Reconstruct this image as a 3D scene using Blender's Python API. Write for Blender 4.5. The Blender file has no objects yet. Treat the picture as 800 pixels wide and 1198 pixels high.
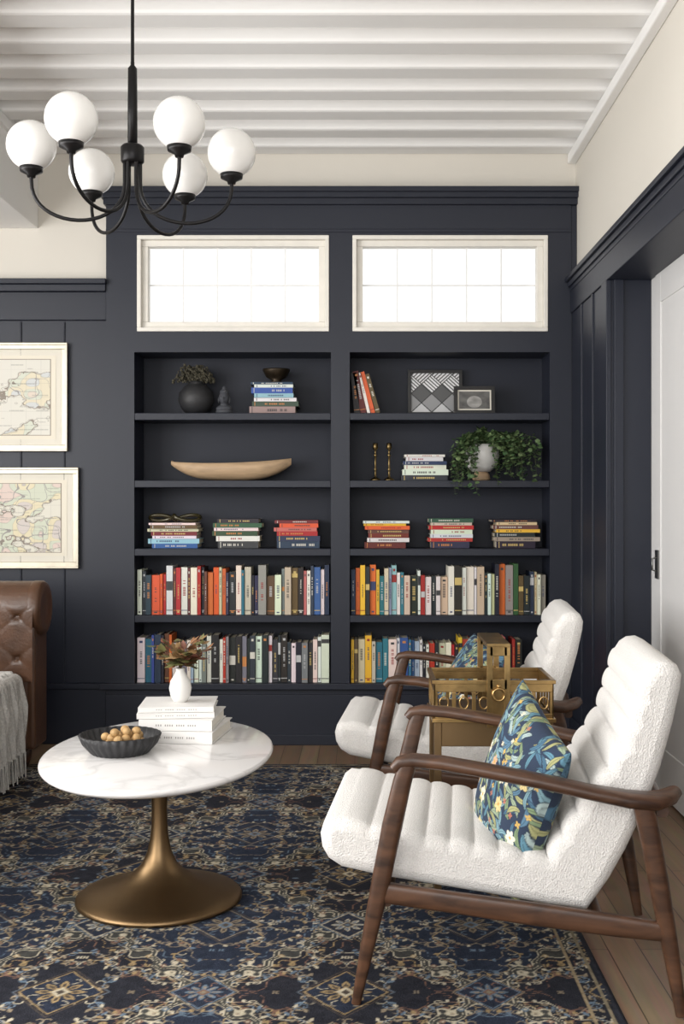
import bpy, math, random
import numpy as np
from mathutils import Vector, Matrix
random.seed(7); rng=np.random.default_rng(7)
F=1350.; CX=424.; HY=590.; CH=1.17; D=5.625
def X(px,d=D): return (px-CX)/F*d
def Z(py,d=D): return CH-(py-HY)/F*d
def l1(c):
    c=c/255.
    return c/12.92 if c<=0.04045 else ((c+0.055)/1.055)**2.4
def C(r,g,b): return (l1(r),l1(g),l1(b),1.0)
def Cn(r,g,b): return np.array([l1(r),l1(g),l1(b)])

# ---------------------------------------------------------------- materials
def mat(name,col=(.5,.5,.5,1),rough=.5,metal=0,bump=0,bscale=60,var=0,vscale=4,coat=0,sheen=0,attr=False,spec=.5,stretch=None,bdist=.01):
    m=bpy.data.materials.new(name); m.use_nodes=True
    nt=m.node_tree; N=nt.nodes; L=nt.links
    b=N['Principled BSDF']
    b.inputs['Base Color'].default_value=col
    b.inputs['Roughness'].default_value=rough
    b.inputs['Metallic'].default_value=metal
    b.inputs['Coat Weight'].default_value=coat
    b.inputs['Sheen Weight'].default_value=sheen
    b.inputs['Specular IOR Level'].default_value=spec
    tc=N.new('ShaderNodeTexCoord'); mp=N.new('ShaderNodeMapping')
    L.new(tc.outputs['Object'],mp.inputs['Vector'])
    if stretch: mp.inputs['Scale'].default_value=stretch
    src=None
    if attr:
        a=N.new('ShaderNodeAttribute'); a.attribute_name='Col'; src=a.outputs['Color']
    if var>0:
        n=N.new('ShaderNodeTexNoise'); n.inputs['Scale'].default_value=vscale; n.inputs['Detail'].default_value=6
        L.new(mp.outputs[0],n.inputs['Vector'])
        r=N.new('ShaderNodeMapRange'); r.inputs[1].default_value=.3; r.inputs[2].default_value=.7
        r.inputs[3].default_value=1-var; r.inputs[4].default_value=1+var*.6
        L.new(n.outputs['Fac'],r.inputs[0])
        x=N.new('ShaderNodeVectorMath'); x.operation='SCALE'
        if src: L.new(src,x.inputs[0])
        else: x.inputs[0].default_value=col[:3]
        L.new(r.outputs[0],x.inputs['Scale']); src=x.outputs[0]
    if src: L.new(src,b.inputs['Base Color'])
    if bump>0:
        n=N.new('ShaderNodeTexNoise'); n.inputs['Scale'].default_value=bscale; n.inputs['Detail'].default_value=3
        L.new(mp.outputs[0],n.inputs['Vector'])
        bp=N.new('ShaderNodeBump'); bp.inputs['Strength'].default_value=bump; bp.inputs['Distance'].default_value=bdist
        L.new(n.outputs['Fac'],bp.inputs['Height']); L.new(bp.outputs[0],b.inputs['Normal'])
    return m
M={}
M['navy']=mat('navy_paint',C(30,34,46),.45,bump=.02,bscale=30,spec=.4)
M['navyin']=mat('navy_paint_inner',C(28,32,44),.55,spec=.35)
M['cream']=mat('cream_wall_paint',C(216,211,201),.8,bump=.03,bscale=80)
M['white']=mat('white_paint',C(243,242,240),.6)
M['sash']=mat('window_sash_paint',C(232,228,219),.55,bump=.12,bscale=40,var=.04,vscale=20)
M['munt']=mat('muntin_paint',C(248,247,245),.5)
M['door']=mat('door_paint',C(214,213,212),.5)
M['black']=mat('black_metal',C(26,25,26),.4,metal=.6)
M['opal']=mat('opal_glass',C(240,239,236),.18,coat=.3)
M['brass']=mat('antique_brass',C(176,146,98),.28,metal=1,var=.4,vscale=14,bump=.12,bscale=40,bdist=.004)
M['bronze']=mat('brushed_bronze',C(136,112,82),.4,metal=1,var=.12,vscale=5)
M['boucle']=mat('white_boucle',C(231,228,224),.95,bump=1.0,bscale=290,bdist=.0045,sheen=.2,var=.12,vscale=280)
M['leather']=mat('brown_leather',C(88,60,42),.38,bump=.12,bscale=90,var=.4,vscale=7,coat=.12)
M['steel']=mat('satin_steel',C(120,120,118),.35,metal=1)
M['silver']=mat('champagne_leaf',C(204,196,178),.42,metal=.6,var=.12,vscale=20)
M['mattboard']=mat('mat_board',C(222,217,204),.9)
M['attr']=mat('printed_colour',attr=True,rough=.6)
M['book']=mat('book_cloth',attr=True,rough=.55,bump=.05,bscale=200)
M['fabric']=mat('printed_linen',attr=True,rough=.9,bump=.3,bscale=500,bdist=.003)
M['rug']=mat('wool_rug',attr=True,rough=.97,bump=.5,bscale=220,bdist=.006,var=.2,vscale=70,spec=.1)
M['leaf']=mat('leaf_green',attr=True,rough=.5)
M['char']=mat('charcoal_ceramic',C(40,40,42),.55,bump=.1,bscale=60)
M['ceramic']=mat('white_ceramic',C(232,230,226),.4)
M['lightwood']=mat('pale_wood',C(182,154,122),.55,bump=.1,bscale=20,var=.22,vscale=6,stretch=(1,8,8))
M['bead']=mat('nut_shell',C(190,154,104),.6,var=.3,vscale=40)
M['throw']=mat('woven_throw',C(190,187,182),.95,bump=.8,bscale=150,bdist=.006,var=.22,vscale=90)
M['paper']=mat('book_pages',C(232,228,218),.85,bump=.2,bscale=200)
M['coverw']=mat('white_book_cover',C(228,226,223),.5)
M['darkbox']=mat('dark_leather_liner',C(52,38,28),.6)

def walnut():
    m=bpy.data.materials.new('walnut_wood'); m.use_nodes=True; nt=m.node_tree;N=nt.nodes;L=nt.links;b=N['Principled BSDF']
    tc=N.new('ShaderNodeTexCoord'); mp=N.new('ShaderNodeMapping'); mp.inputs['Scale'].default_value=(3,26,14)
    n=N.new('ShaderNodeTexNoise'); n.inputs['Scale'].default_value=2.2; n.inputs['Detail'].default_value=8; n.inputs['Distortion'].default_value=.7
    cr=N.new('ShaderNodeValToRGB'); e=cr.color_ramp.elements
    e[0].position=.3; e[0].color=C(46,30,22); e[1].position=.72; e[1].color=C(94,64,45)
    L.new(tc.outputs['Object'],mp.inputs[0]);L.new(mp.outputs[0],n.inputs[0]);L.new(n.outputs[0],cr.inputs[0]);L.new(cr.outputs[0],b.inputs['Base Color'])
    b.inputs['Roughness'].default_value=.36
    return m
M['walnut']=walnut()
def marble():
    m=bpy.data.materials.new('white_marble'); m.use_nodes=True; nt=m.node_tree;N=nt.nodes;L=nt.links;b=N['Principled BSDF']
    tc=N.new('ShaderNodeTexCoord')
    n=N.new('ShaderNodeTexNoise'); n.inputs['Scale'].default_value=3.2; n.inputs['Detail'].default_value=9; n.inputs['Distortion'].default_value=1.6
    mt=N.new('ShaderNodeMath'); mt.operation='SUBTRACT'; mt.inputs[1].default_value=.5
    ab=N.new('ShaderNodeMath'); ab.operation='ABSOLUTE'
    cr=N.new('ShaderNodeValToRGB'); e=cr.color_ramp.elements
    e[0].position=0; e[0].color=C(222,220,219); e[1].position=.05; e[1].color=C(238,236,235)
    L.new(tc.outputs['Object'],n.inputs[0]);L.new(n.outputs[0],mt.inputs[0]);L.new(mt.outputs[0],ab.inputs[0]);L.new(ab.outputs[0],cr.inputs[0]);L.new(cr.outputs[0],b.inputs['Base Color'])
    b.inputs['Roughness'].default_value=.12
    return m
M['marble']=marble()
def floorwood():
    m=bpy.data.materials.new('oak_floorboards'); m.use_nodes=True; nt=m.node_tree;N=nt.nodes;L=nt.links;b=N['Principled BSDF']
    tc=N.new('ShaderNodeTexCoord'); mp=N.new('ShaderNodeMapping')
    mp.inputs['Rotation'].default_value=(0,0,math.pi/2)
    br=N.new('ShaderNodeTexBrick'); br.inputs['Scale'].default_value=1; br.inputs['Brick Width'].default_value=1.3; br.inputs['Row Height'].default_value=.085
    br.inputs['Mortar Size'].default_value=.0015; br.inputs['Color1'].default_value=C(138,112,86); br.inputs['Color2'].default_value=C(118,92,68); br.inputs['Mortar'].default_value=C(60,44,32)
    mp2=N.new('ShaderNodeMapping'); mp2.inputs['Scale'].default_value=(30,2,1)
    n=N.new('ShaderNodeTexNoise'); n.inputs['Scale'].default_value=2; n.inputs['Detail'].default_value=7
    mx=N.new('ShaderNodeMix'); mx.data_type='RGBA'; mx.blend_type='MULTIPLY'; mx.inputs[0].default_value=.55
    L.new(tc.outputs['Object'],mp.inputs[0]);L.new(mp.outputs[0],br.inputs[0]);L.new(tc.outputs['Object'],mp2.inputs[0]);L.new(mp2.outputs[0],n.inputs[0])
    L.new(br.outputs['Color'],mx.inputs[6]);L.new(n.outputs['Color'],mx.inputs[7])
    g=N.new('ShaderNodeHueSaturation'); g.inputs['Value'].default_value=1.35; g.inputs['Saturation'].default_value=.9
    L.new(mx.outputs[2],g.inputs['Color']);L.new(g.outputs[0],b.inputs['Base Color'])
    b.inputs['Roughness'].default_value=.38
    return m
M['floor']=floorwood()
def glass():
    m=bpy.data.materials.new('window_glass'); m.use_nodes=True; nt=m.node_tree;N=nt.nodes;L=nt.links
    N.remove(N['Principled BSDF']); o=N['Material Output']
    t=N.new('ShaderNodeBsdfTransparent'); t.inputs[0].default_value=(.99,.99,.99,1)
    g=N.new('ShaderNodeBsdfTranslucent'); g.inputs[0].default_value=(.95,.95,.95,1)
    x=N.new('ShaderNodeMixShader'); x.inputs[0].default_value=.12
    L.new(t.outputs[0],x.inputs[1]);L.new(g.outputs[0],x.inputs[2]);L.new(x.outputs[0],o.inputs[0])
    return m
M['glass']=glass()

# ---------------------------------------------------------------- mesh builder
class MB:
    def __init__(s): s.v=[];s.f=[];s.m=[];s.c=[];s.s=[]
    def add(s,vs,fs,mi=0,col=None,smooth=False,T=None):
        o=len(s.v)
        for p in vs:
            p=Vector(p)
            if T is not None: p=T@p
            s.v.append(p)
        for f in fs:
            s.f.append([i+o for i in f]); s.m.append(mi); s.c.append(col or (1,1,1,1)); s.s.append(smooth)
    def box(s,x0,x1,y0,y1,z0,z1,mi=0,col=None,T=None):
        v=[(x0,y0,z0),(x1,y0,z0),(x1,y1,z0),(x0,y1,z0),(x0,y0,z1),(x1,y0,z1),(x1,y1,z1),(x0,y1,z1)]
        f=[(0,3,2,1),(4,5,6,7),(0,1,5,4),(1,2,6,5),(2,3,7,6),(3,0,4,7)]
        s.add(v,f,mi,col,False,T)
    def lathe(s,prof,segs=32,loc=(0,0,0),mi=0,col=None,T=None,sx=1,sy=1,flute=0,nfl=0):
        vs=[];fs=[];n=len(prof)
        for i in range(segs):
            a=2*math.pi*i/segs
            for (r,z) in prof:
                rr=r*(1+flute*math.cos(nfl*a)) if flute else r
                vs.append((loc[0]+rr*math.cos(a)*sx,loc[1]+rr*math.sin(a)*sy,loc[2]+z))
        for i in range(segs):
            j=(i+1)%segs
            for k in range(n-1):
                fs.append((i*n+k,j*n+k,j*n+k+1,i*n+k+1))
        s.add(vs,fs,mi,col,True,T)
        for k,rev in ((0,True),(n-1,False)):
            if prof[k][0]>1e-5:
                ring=[vs[i*n+k] for i in range(segs)]
                idx=list(range(segs))
                if rev: idx=idx[::-1]
                s.add(ring,[idx],mi,col,False,T)
    def sphere(s,c,r,seg=20,rings=12,mi=0,col=None,sc=(1,1,1),T=None):
        prof=[(max(r*math.sin(math.pi*k/rings),0.0),-r*math.cos(math.pi*k/rings)) for k in range(rings+1)]
        prof[0]=(1e-6,-r);prof[-1]=(1e-6,r)
        vs=[];fs=[];n=len(prof)
        for i in range(seg):
            a=2*math.pi*i/seg
            for (q,z) in prof: vs.append((c[0]+q*math.cos(a)*sc[0],c[1]+q*math.sin(a)*sc[1],c[2]+z*sc[2]))
        for i in range(seg):
            j=(i+1)%seg
            for k in range(n-1): fs.append((i*n+k,j*n+k,j*n+k+1,i*n+k+1))
        s.add(vs,fs,mi,col,True,T)
    def sweep(s,pts,sizes,side=None,segs=12,mi=0,col=None,power=2.0,T=None,closed=False):
        P=[Vector(p) for p in pts]; n=len(P)
        if not isinstance(sizes,list): sizes=[sizes]*n
        vs=[];fs=[]; prev=None
        for i in range(n):
            if closed: t=(P[(i+1)%n]-P[i-1]).normalized()
            else: t=(P[min(i+1,n-1)]-P[max(i-1,0)]).normalized()
            if side is not None:
                sd=Vector(side); sd=(sd-t*sd.dot(t)).normalized()
            else:
                if prev is None:
                    sd=t.orthogonal().normalized()
                else:
                    sd=(prev-t*prev.dot(t)).normalized()
                prev=sd
            nn=t.cross(sd).normalized()
            sz=sizes[i]; 
            if not isinstance(sz,(tuple,list)): sz=(sz,sz)
            for k in range(segs):
                a=2*math.pi*(k+.5)/segs; ca,sa=math.cos(a),math.sin(a)
                e=2.0/power
                cx=math.copysign(abs(ca)**e,ca); sy=math.copysign(abs(sa)**e,sa)
                vs.append(P[i]+nn*(cx*sz[0])+sd*(sy*sz[1]))
        m=n if closed else n-1
        for i in range(m):
            for k in range(segs):
                a=i*segs+k;b=i*segs+(k+1)%segs; j=(i+1)%n
                fs.append((a,b,j*segs+(k+1)%segs,j*segs+k))
        s.add(vs,fs,mi,col,True,T)
        if not closed:
            s.add(vs[:segs],[list(range(segs))[::-1]],mi,col,False,T); s.add(vs[-segs:],[list(range(segs))],mi,col,False,T)
    def build(s,name,mats,parent=None,bevel=0,local=False,subsurf=0):
        me=bpy.data.meshes.new(name)
        if local: off=Vector((0,0,0))
        elif parent: off=parent.location.copy()
        else:
            xs=[p.x for p in s.v];ys=[p.y for p in s.v];zs=[p.z for p in s.v]
            off=Vector(((min(xs)+max(xs))/2,(min(ys)+max(ys))/2,min(zs)))
        me.from_pydata([tuple(p-off) for p in s.v],[],s.f)
        if not isinstance(mats,(list,tuple)): mats=[mats]
        for m in mats: me.materials.append(m)
        me.polygons.foreach_set('material_index',s.m); me.polygons.foreach_set('use_smooth',s.s)
        ca=me.color_attributes.new(name='Col',type='FLOAT_COLOR',domain='CORNER')
        buf=[]
        for c,f in zip(s.c,s.f): buf.extend(list(c)*len(f))
        ca.data.foreach_set('color',buf)
        me.update()
        o=bpy.data.objects.new(name,me); bpy.context.collection.objects.link(o)
        if parent: o.parent=parent
        elif not local: o.location=off
        if bevel:
            b=o.modifiers.new('bevel','BEVEL'); b.width=bevel; b.segments=2; b.limit_method='ANGLE'; b.angle_limit=math.radians(50)
        return o
def empty(name,loc=(0,0,0),rz=0):
    e=bpy.data.objects.new(name,None); e.empty_display_size=.1; bpy.context.collection.objects.link(e); e.location=loc; e.rotation_euler=(0,0,rz); return e
def grid_obj(name,P,col,m,parent=None,smooth=True,flip=False,extra=None):
    nu,nv=P.shape[:2]
    off=np.array(parent.location) if parent else np.array([P[...,0].mean(),P[...,1].mean(),P[...,2].min()])
    V=(P-off).reshape(-1,3)
    i=np.arange(nu-1)[:,None]*nv+np.arange(nv-1)[None,:]
    q=np.stack([i,i+nv,i+nv+1,i+1],-1).reshape(-1,4)
    if flip: q=q[:,::-1]
    me=bpy.data.meshes.new(name)
    me.vertices.add(len(V)); me.vertices.foreach_set('co',V.astype(np.float32).ravel())
    me.loops.add(q.size); me.loops.foreach_set('vertex_index',q.astype(np.int32).ravel())
    me.polygons.add(len(q)); me.polygons.foreach_set('loop_start',np.arange(0,q.size,4,dtype=np.int32))
    me.update(calc_edges=True)
    me.polygons.foreach_set('use_smooth',np.ones(len(q),dtype=bool) if smooth else np.zeros(len(q),dtype=bool))
    ca=me.color_attributes.new(name='Col',type='FLOAT_COLOR',domain='POINT')
    cc=np.concatenate([col.reshape(-1,3),np.ones((len(V),1))],1).astype(np.float32)
    ca.data.foreach_set('color',cc.ravel())
    me.materials.append(m); me.validate(); me.update()
    o=bpy.data.objects.new(name,me); bpy.context.collection.objects.link(o)
    if parent: o.parent=parent
    else: o.location=tuple(off)
    return o

# ---------------------------------------------------------------- painter (numpy raster used as mesh colours)
class Paint:
    def __init__(s,w,h,res,bg):
        s.w,s.h,s.res=w,h,res
        nx,ny=int(round(w/res))+1,int(round(h/res))+1
        s.x,s.y=np.meshgrid(np.linspace(0,w,nx),np.linspace(0,h,ny),indexing='ij')
        s.img=np.zeros((nx,ny,3))+np.array(bg)
    def blend(s,d,col):
        a=np.clip(.5-d/s.res,0,1)[...,None]; s.img=s.img*(1-a)+np.array(col)*a
    def stroke(s,pts,w,col):
        d=np.full(s.x.shape,9.)
        n=len(pts)-1
        for k in range(n):
            (x0,y0),(x1,y1)=pts[k],pts[k+1]
            dx,dy=x1-x0,y1-y0; L=dx*dx+dy*dy+1e-12
            t=np.clip(((s.x-x0)*dx+(s.y-y0)*dy)/L,0,1)
            ww=w if not isinstance(w,(list,tuple)) else w[k]
            d=np.minimum(d,np.hypot(s.x-x0-t*dx,s.y-y0-t*dy)-ww/2)
        s.blend(d,col)
    def ell(s,cx,cy,a,b,ang,col,ring=None):
        c,n=math.cos(ang),math.sin(ang)
        u=(s.x-cx)*c+(s.y-cy)*n; v=-(s.x-cx)*n+(s.y-cy)*c
        d=(np.hypot(u/a,v/b)-1)*min(a,b)
        if ring: d=np.abs(d)-ring/2
        s.blend(d,col)
    def leaf(s,cx,cy,L,W,ang,col):
        c,n=math.cos(ang),math.sin(ang)
        u=((s.x-cx)*c+(s.y-cy)*n)/L; v=-(s.x-cx)*n+(s.y-cy)*c
        prof=W*np.clip(1-(2*u-1)**2,0,1)
        d=np.abs(v)-prof; d=np.where((u<0)|(u>1),9,d); s.blend(d,col)
    def diamond(s,cx,cy,a,b,col,ring=None):
        d=(np.abs(s.x-cx)/a+np.abs(s.y-cy)/b-1)*min(a,b)*.7
        if ring: d=np.abs(d)-ring/2
        s.blend(d,col)
    def sample(s,x,y):
        i=np.clip(x/s.w*(s.img.shape[0]-1),0,s.img.shape[0]-1); j=np.clip(y/s.h*(s.img.shape[1]-1),0,s.img.shape[1]-1)
        return s.img[np.rint(i).astype(int),np.rint(j).astype(int)]
def vnoise(x,y,sc,seed=0):
    r=np.random.default_rng(seed); G=r.random((64,64))
    x=x*sc;y=y*sc; xi=np.floor(x).astype(int);yi=np.floor(y).astype(int); fx=x-xi;fy=y-yi
    fx=fx*fx*(3-2*fx);fy=fy*fy*(3-2*fy)
    g=lambda a,b:G[a%64,b%64]
    return (g(xi,yi)*(1-fx)+g(xi+1,yi)*fx)*(1-fy)+(g(xi,yi+1)*(1-fx)+g(xi+1,yi+1)*fx)*fy
def fbm(x,y,sc,seed=0,o=4):
    v=0;a=.5
    for k in range(o): v=v+a*vnoise(x,y,sc*2**k,seed+k); a*=.5
    return v

# ================================================================ ROOM
WB=D+.04
mb=MB(); mb.box(-3.2,1.6,-1.2,WB+.3,-.1,0); mb.build('floor',M['floor'],local=False)
CEIL=2.94; BB=2.887
mb=MB(); mb.box(-3.3,1.5,-1.2,WB+.3,CEIL,CEIL+.1)
yb=WB-.13
while yb>-1.0:
    mb.box(-3.2,1.05,yb,yb+.13,BB,CEIL+.01); yb-=.25
mb.build('ceiling',M['white'],bevel=.014)
xl,xr=X(124),X(675)
mb=MB()
mb.box(-3.3,xl+.01,WB,WB+.3,0,CEIL)
mb.box(xl+.01,xr-.01,WB,WB+.3,Z(236),CEIL)
mb.box(xr-.01,1.5,WB,WB+.3,0,CEIL)
mb.box(xl+.01,xr-.01,WB+.265,WB+.3,0,Z(396))
mb.build('wall_back',M['cream'])
mb=MB()
zc=Z(327)
mb.box(-3.2,X(125),D-.035,WB-.001,Z(333),zc)
mb.box(-3.2,X(124),D-.015,WB-.001,Z(341),Z(333))
mb.box(-3.2,xl-.001,D+.01,WB-.001,Z(374),Z(341))
mb.box(-3.2,xl-.001,D+.022,WB-.001,Z(800),Z(374))
for px in (-127,-77,-27,23,74):
    mb.box(X(px)-.004,X(px)+.004,D+.015,D+.03,Z(798),Z(376))
mb.build('wall_back_panelling',M['navy'],bevel=.003)
mb=MB(); mb.box(-3.2,xl-.001,D+.0,WB-.001,0,Z(806)); mb.box(-3.2,xl-.001,D-.01,WB-.001,Z(806),Z(800)); mb.build('baseboard_back',M['navy'],bevel=.003)
mb=MB(); xw0,xw1=-3.35,-3.2
mb.box(xw0,xw1,-1.2,WB+.3,0,.6);mb.box(xw0,xw1,-1.2,WB+.3,2.5,CEIL)
for a,b in ((-1.2,-.6),(1.4,1.7),(3.9,WB+.3)): mb.box(xw0,xw1,a,b,.6,2.5)
mb.build('wall_left',M['cream'])
mb=MB(); mb.box(-1.95,-1.592,-1.2,WB,2.524,CEIL); mb.box(-1.97,-1.572,-1.2,WB,BB-.05,BB-.002); mb.build('ceiling_beam',M['white'],bevel=.004)
XR=1.046; XP=1.02; YJ=4.78; ZO=2.10
mb=MB(); mb.box(XR,XR+.25,-1.2,WB+.02,2.24,CEIL); mb.build('wall_right',M['cream'])
mb=MB(); mb.box(1.005,XR,-1.2,D+.03,BB-.05,BB-.001); mb.build('trim_1',M['white'],bevel=.006)
mb=MB()
mb.box(.985,XR+.1,-1.2,D-.002,2.25,2.272); mb.box(.998,XR+.1,-1.2,D-.002,2.225,2.252); mb.box(1.008,XR+.1,-1.2,D-.002,2.205,2.228)
mb.box(1.012,XR+.19,-1.2,D-.002,ZO,2.21)
mb.build('trim_2',M['navy'],bevel=.004)
mb=MB()
mb.box(XP,XR+.15,YJ,D-.002,0,ZO+.001)
for px in (681,694,706):
    y=XP*F/(px-CX); mb.box(XP-.008,XP+.01,y-.012,y+.012,.14,ZO)
mb.box(XP-.012,XP+.01,YJ-.004,YJ+.10,0,ZO)
mb.box(XP-.012,XP+.01,YJ+.1,D-.004,0,.14)
mb.box(XP+.02,XP+.06,YJ-.012,YJ+.02,0,ZO)
mb.box(XP,XR+.2,-1.2,2.5,0,ZO+.001)
mb.build('wall_right_panelling',M['navy'],bevel=.003)
dr=empty('door_1',(1.21,4.1,0))
mb=MB(); mb.box(1.197,1.235,3.3,4.85,.008,2.13)
mb.box(1.192,1.2,4.62,4.70,.01,2.12); mb.box(1.192,1.2,3.3,4.62,1.98,2.12); mb.box(1.192,1.2,3.3,4.62,.01,.2)
mb.build('door_panel',M['door'],parent=dr,bevel=.003)
mb=MB(); mb.box(1.186,1.193,4.635,4.685,.87,.985); mb.sweep([(1.186,4.66,.90),(1.17,4.66,.905),(1.17,4.66,.95),(1.186,4.66,.955)],.004,segs=8); mb.build('door_pull',M['steel'],parent=dr)
mb=MB(); mb.box(1.26,1.4,-1.2,WB,0,CEIL); mb.build('wall_hall',M['cream'])

# ================================================================ BOOKCASE
bc=empty('built_in_bookcase',(X(400),D,0))
BD=D+.26; cl,cr=X(387),X(409); ol,orr=X(157),X(643)
wl0,wl1,wr0,wr1=X(160),X(385),X(412),X(641)
mb=MB()
zb=Z(800); zw0,zw1=Z(388),Z(275)
for a,b in ((xl,ol),(cl,cr),(orr,X(668))): mb.box(a,b,D,BD,zb,zw0)
for a,b in ((xl,wl0),(wl1,wr0),(wr1,X(668))): mb.box(a,b,D,BD,zw0,zw1)
for a,b in ((ol,cl),(cr,orr)): mb.box(a,b,D,BD,Z(412),zw0)
mb.box(xl,X(668),D,BD,zw1,Z(236))
mb.box(xl,X(668),D,BD,0,zb)
mb.build('face_frame',M['navy'],parent=bc)
mb=MB()
mb.box(xl-.01,xr,D-.02,WB-.001,Z(240),Z(232)); mb.box(xl-.02,xr,D-.04,WB-.001,Z(233),Z(226)); mb.box(xl-.03,xr,D-.055,WB-.001,Z(227),Z(221))
mb.box(X(668),xr,D+.003,WB,0,Z(240))
mb.box(X(118),X(655),D-.03,D+.0,Z(806),Z(799)); mb.box(xl,XP-.012,D-.018,D,0,Z(812)); mb.box(xl-.004,XP-.013,D-.024,D,.0,.05)
mb.box(xl,X(668),D-.006,D,Z(272),Z(268))
mb.build('mouldings',M['navy'],parent=bc,bevel=.003)
mb=MB()
for a,b in ((ol,cl),(cr,orr)):
    mb.box(a,b,BD-.012,BD,zb,Z(412))
mb.build('back_panel',M['navyin'],parent=bc)
mb=MB()
SH=[Z(483),Z(562),Z(642),Z(720)]
for a,b in ((ol,cl),(cr,orr)):
    for z in SH: mb.box(a+.0005,b-.0005,D+.002,BD-.012,z-.035,z)
mb.build('shelves',M['navy'],parent=bc,bevel=.003)
S1,S2,S3,S4=SH; S5=Z(800)

def window(name,p0,p1):
    e=empty(name,(X((p0+p1)/2),D+.06,Z(388)))
    a,b=X(p0)+.001,X(p1)-.001; z0,z1=Z(388)+.001,Z(275)-.001
    def ring(mb,a,b,z0,z1,t,y0,y1):
        mb.box(a,b,y0,y1,z0,z0+t);mb.box(a,b,y0,y1,z1-t,z1);mb.box(a,a+t,y0,y1,z0+t,z1-t);mb.box(b-t,b,y0,y1,z0+t,z1-t)
    mb=MB(); ring(mb,a,b,z0,z1,.02,D-.006,D+.12); ring(mb,a+.02,b-.02,z0+.02,z1-.02,.03,D+.02,D+.08)
    gx0,gx1,gz0,gz1=a+.05,b-.05,z0+.05,z1-.05
    mb.build('casing',M['sash'],parent=e,bevel=.003)
    mb=MB()
    for k in range(1,5):
        x=gx0+(gx1-gx0)*k/5; mb.box(x-.003,x+.003,D+.056,D+.060,gz0,gz1)
    zm=(gz0+gz1)/2; mb.box(gx0,gx1,D+.0555,D+.0605,zm-.003,zm+.003)
    mb.build('muntins',M['munt'],parent=e)
    mb=MB(); mb.box(gx0,gx1,D+.049,D+.051,gz0,gz1); mb.build('glass_pane',M['glass'],parent=e)
window('window_1',160,385); window('window_2',412,641)

# ================================================================ BOOKS
PAL={'w':(226,222,214),'c':(206,190,158),'k':(26,26,30),'n':(34,46,78),'b':(46,88,150),'t':(40,112,128),'o':(216,98,36),'r':(172,40,34),'m':(104,30,30),
 'y':(232,184,50),'g':(116,118,120),'e':(48,76,54),'s':(150,142,128),'u':(92,62,44),'l':(150,182,196),'p':(190,100,104),'d':(46,44,48)}
def jit(c,a=12): return tuple(max(0,min(255,v+random.uniform(-a,a))) for v in c)
PAGE=C(220,210,188)
def inkfor(c):
    lum=.3*c[0]+.59*c[1]+.11*c[2]
    return random.choice([(214,210,198),(206,180,110),(190,190,190),(200,130,70)]) if lum<120 else random.choice([(40,40,44),(150,40,34),(50,60,100),(60,60,60)])
def vbook(mb,x,t,h,dep,y0,z0,c,T=None):
    col=C(*jit(c)); bt=.002; r=.0008
    mb.box(x+r,x+bt+r,y0,y0+dep,z0,z0+h,col=col,T=T); mb.box(x+t-bt-r,x+t-r,y0,y0+dep,z0,z0+h,col=col,T=T)
    mb.box(x+r,x+t-r,y0-.002,y0+.002,z0,z0+h,col=col,T=T)
    mb.box(x+bt,x+t-bt,y0+.002,y0+dep-.004,z0+.003,z0+h-.004,col=PAGE,T=T)
    ink=C(*inkfor(c)); ink2=C(*inkfor(c)); yy=y0-.0026
    k=random.random()
    if k<.75:
        zc=z0+h*random.uniform(.48,.66); L=h*random.uniform(.22,.5); st=.0064; n=int(L/st); w=t*random.uniform(.2,.42)
        for i in range(n):
            if random.random()<.2: continue
            zz=zc-L/2+i*st; mb.box(x+t/2-w/2,x+t/2+w/2,yy,y0-.001,zz,zz+.0036,col=ink,T=T)
    elif k<.9:
        zz=z0+h*random.uniform(.5,.92)
        mb.box(x+.0012,x+t-.0012,yy,y0-.001,zz-h*random.uniform(.08,.25),zz,col=ink2,T=T)
    if random.random()<.4: mb.box(x+.0012,x+t-.0012,yy,y0-.001,z0+h*.08,z0+h*.095,col=ink2,T=T)
    if random.random()<.3: mb.box(x+t*.3,x+t*.7,yy,y0-.001,z0+h*.04,z0+h*.07,col=ink2,T=T)
    if random.random()<.3: mb.box(x+t*.3,x+t*.7,yy,y0-.001,z0+h*.88,z0+h*.93,col=ink2,T=T)
def book_row(px0,px1,z0,seq,hbase=.225):
    mb=MB(); x0,x1=X(px0),X(px1)
    w=[random.choice([.6,.75,.95,1.1,1.3,1.6]) for _ in seq]; s=sum(w); x=x0
    hh=0
    for ch,ww in zip(seq,w):
        if random.random()<.5: hh=random.uniform(-.036,.022)
        t=ww/s*(x1-x0); h=hbase+hh+random.uniform(-.006,.004)
        vbook(mb,x,t-.0008,h,random.uniform(.14,.17),D+.03+random.uniform(0,.02),z0+.0005,PAL[ch]); x+=t
    return mb.build('row_of_books',M['book'])
book_row(158.5,385,S4,'wknoorwmrwmwrkuooconkwtcknsuwgcukpwnbwnkw'[:39])
book_row(410.5,640,S4,'noykoytcllwtckwrwkwcwkwwwckwckoseukncwsyy'[:39])
book_row(158.5,385,S5,'wtbnkuowkgwlwwgwkwrskkgkdwkwdkkdwkgkwww',.222)
book_row(410.5,612,S5,'yucycttwwbtblwkwrkcwrkyrrwkopkrk',.215)
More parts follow.
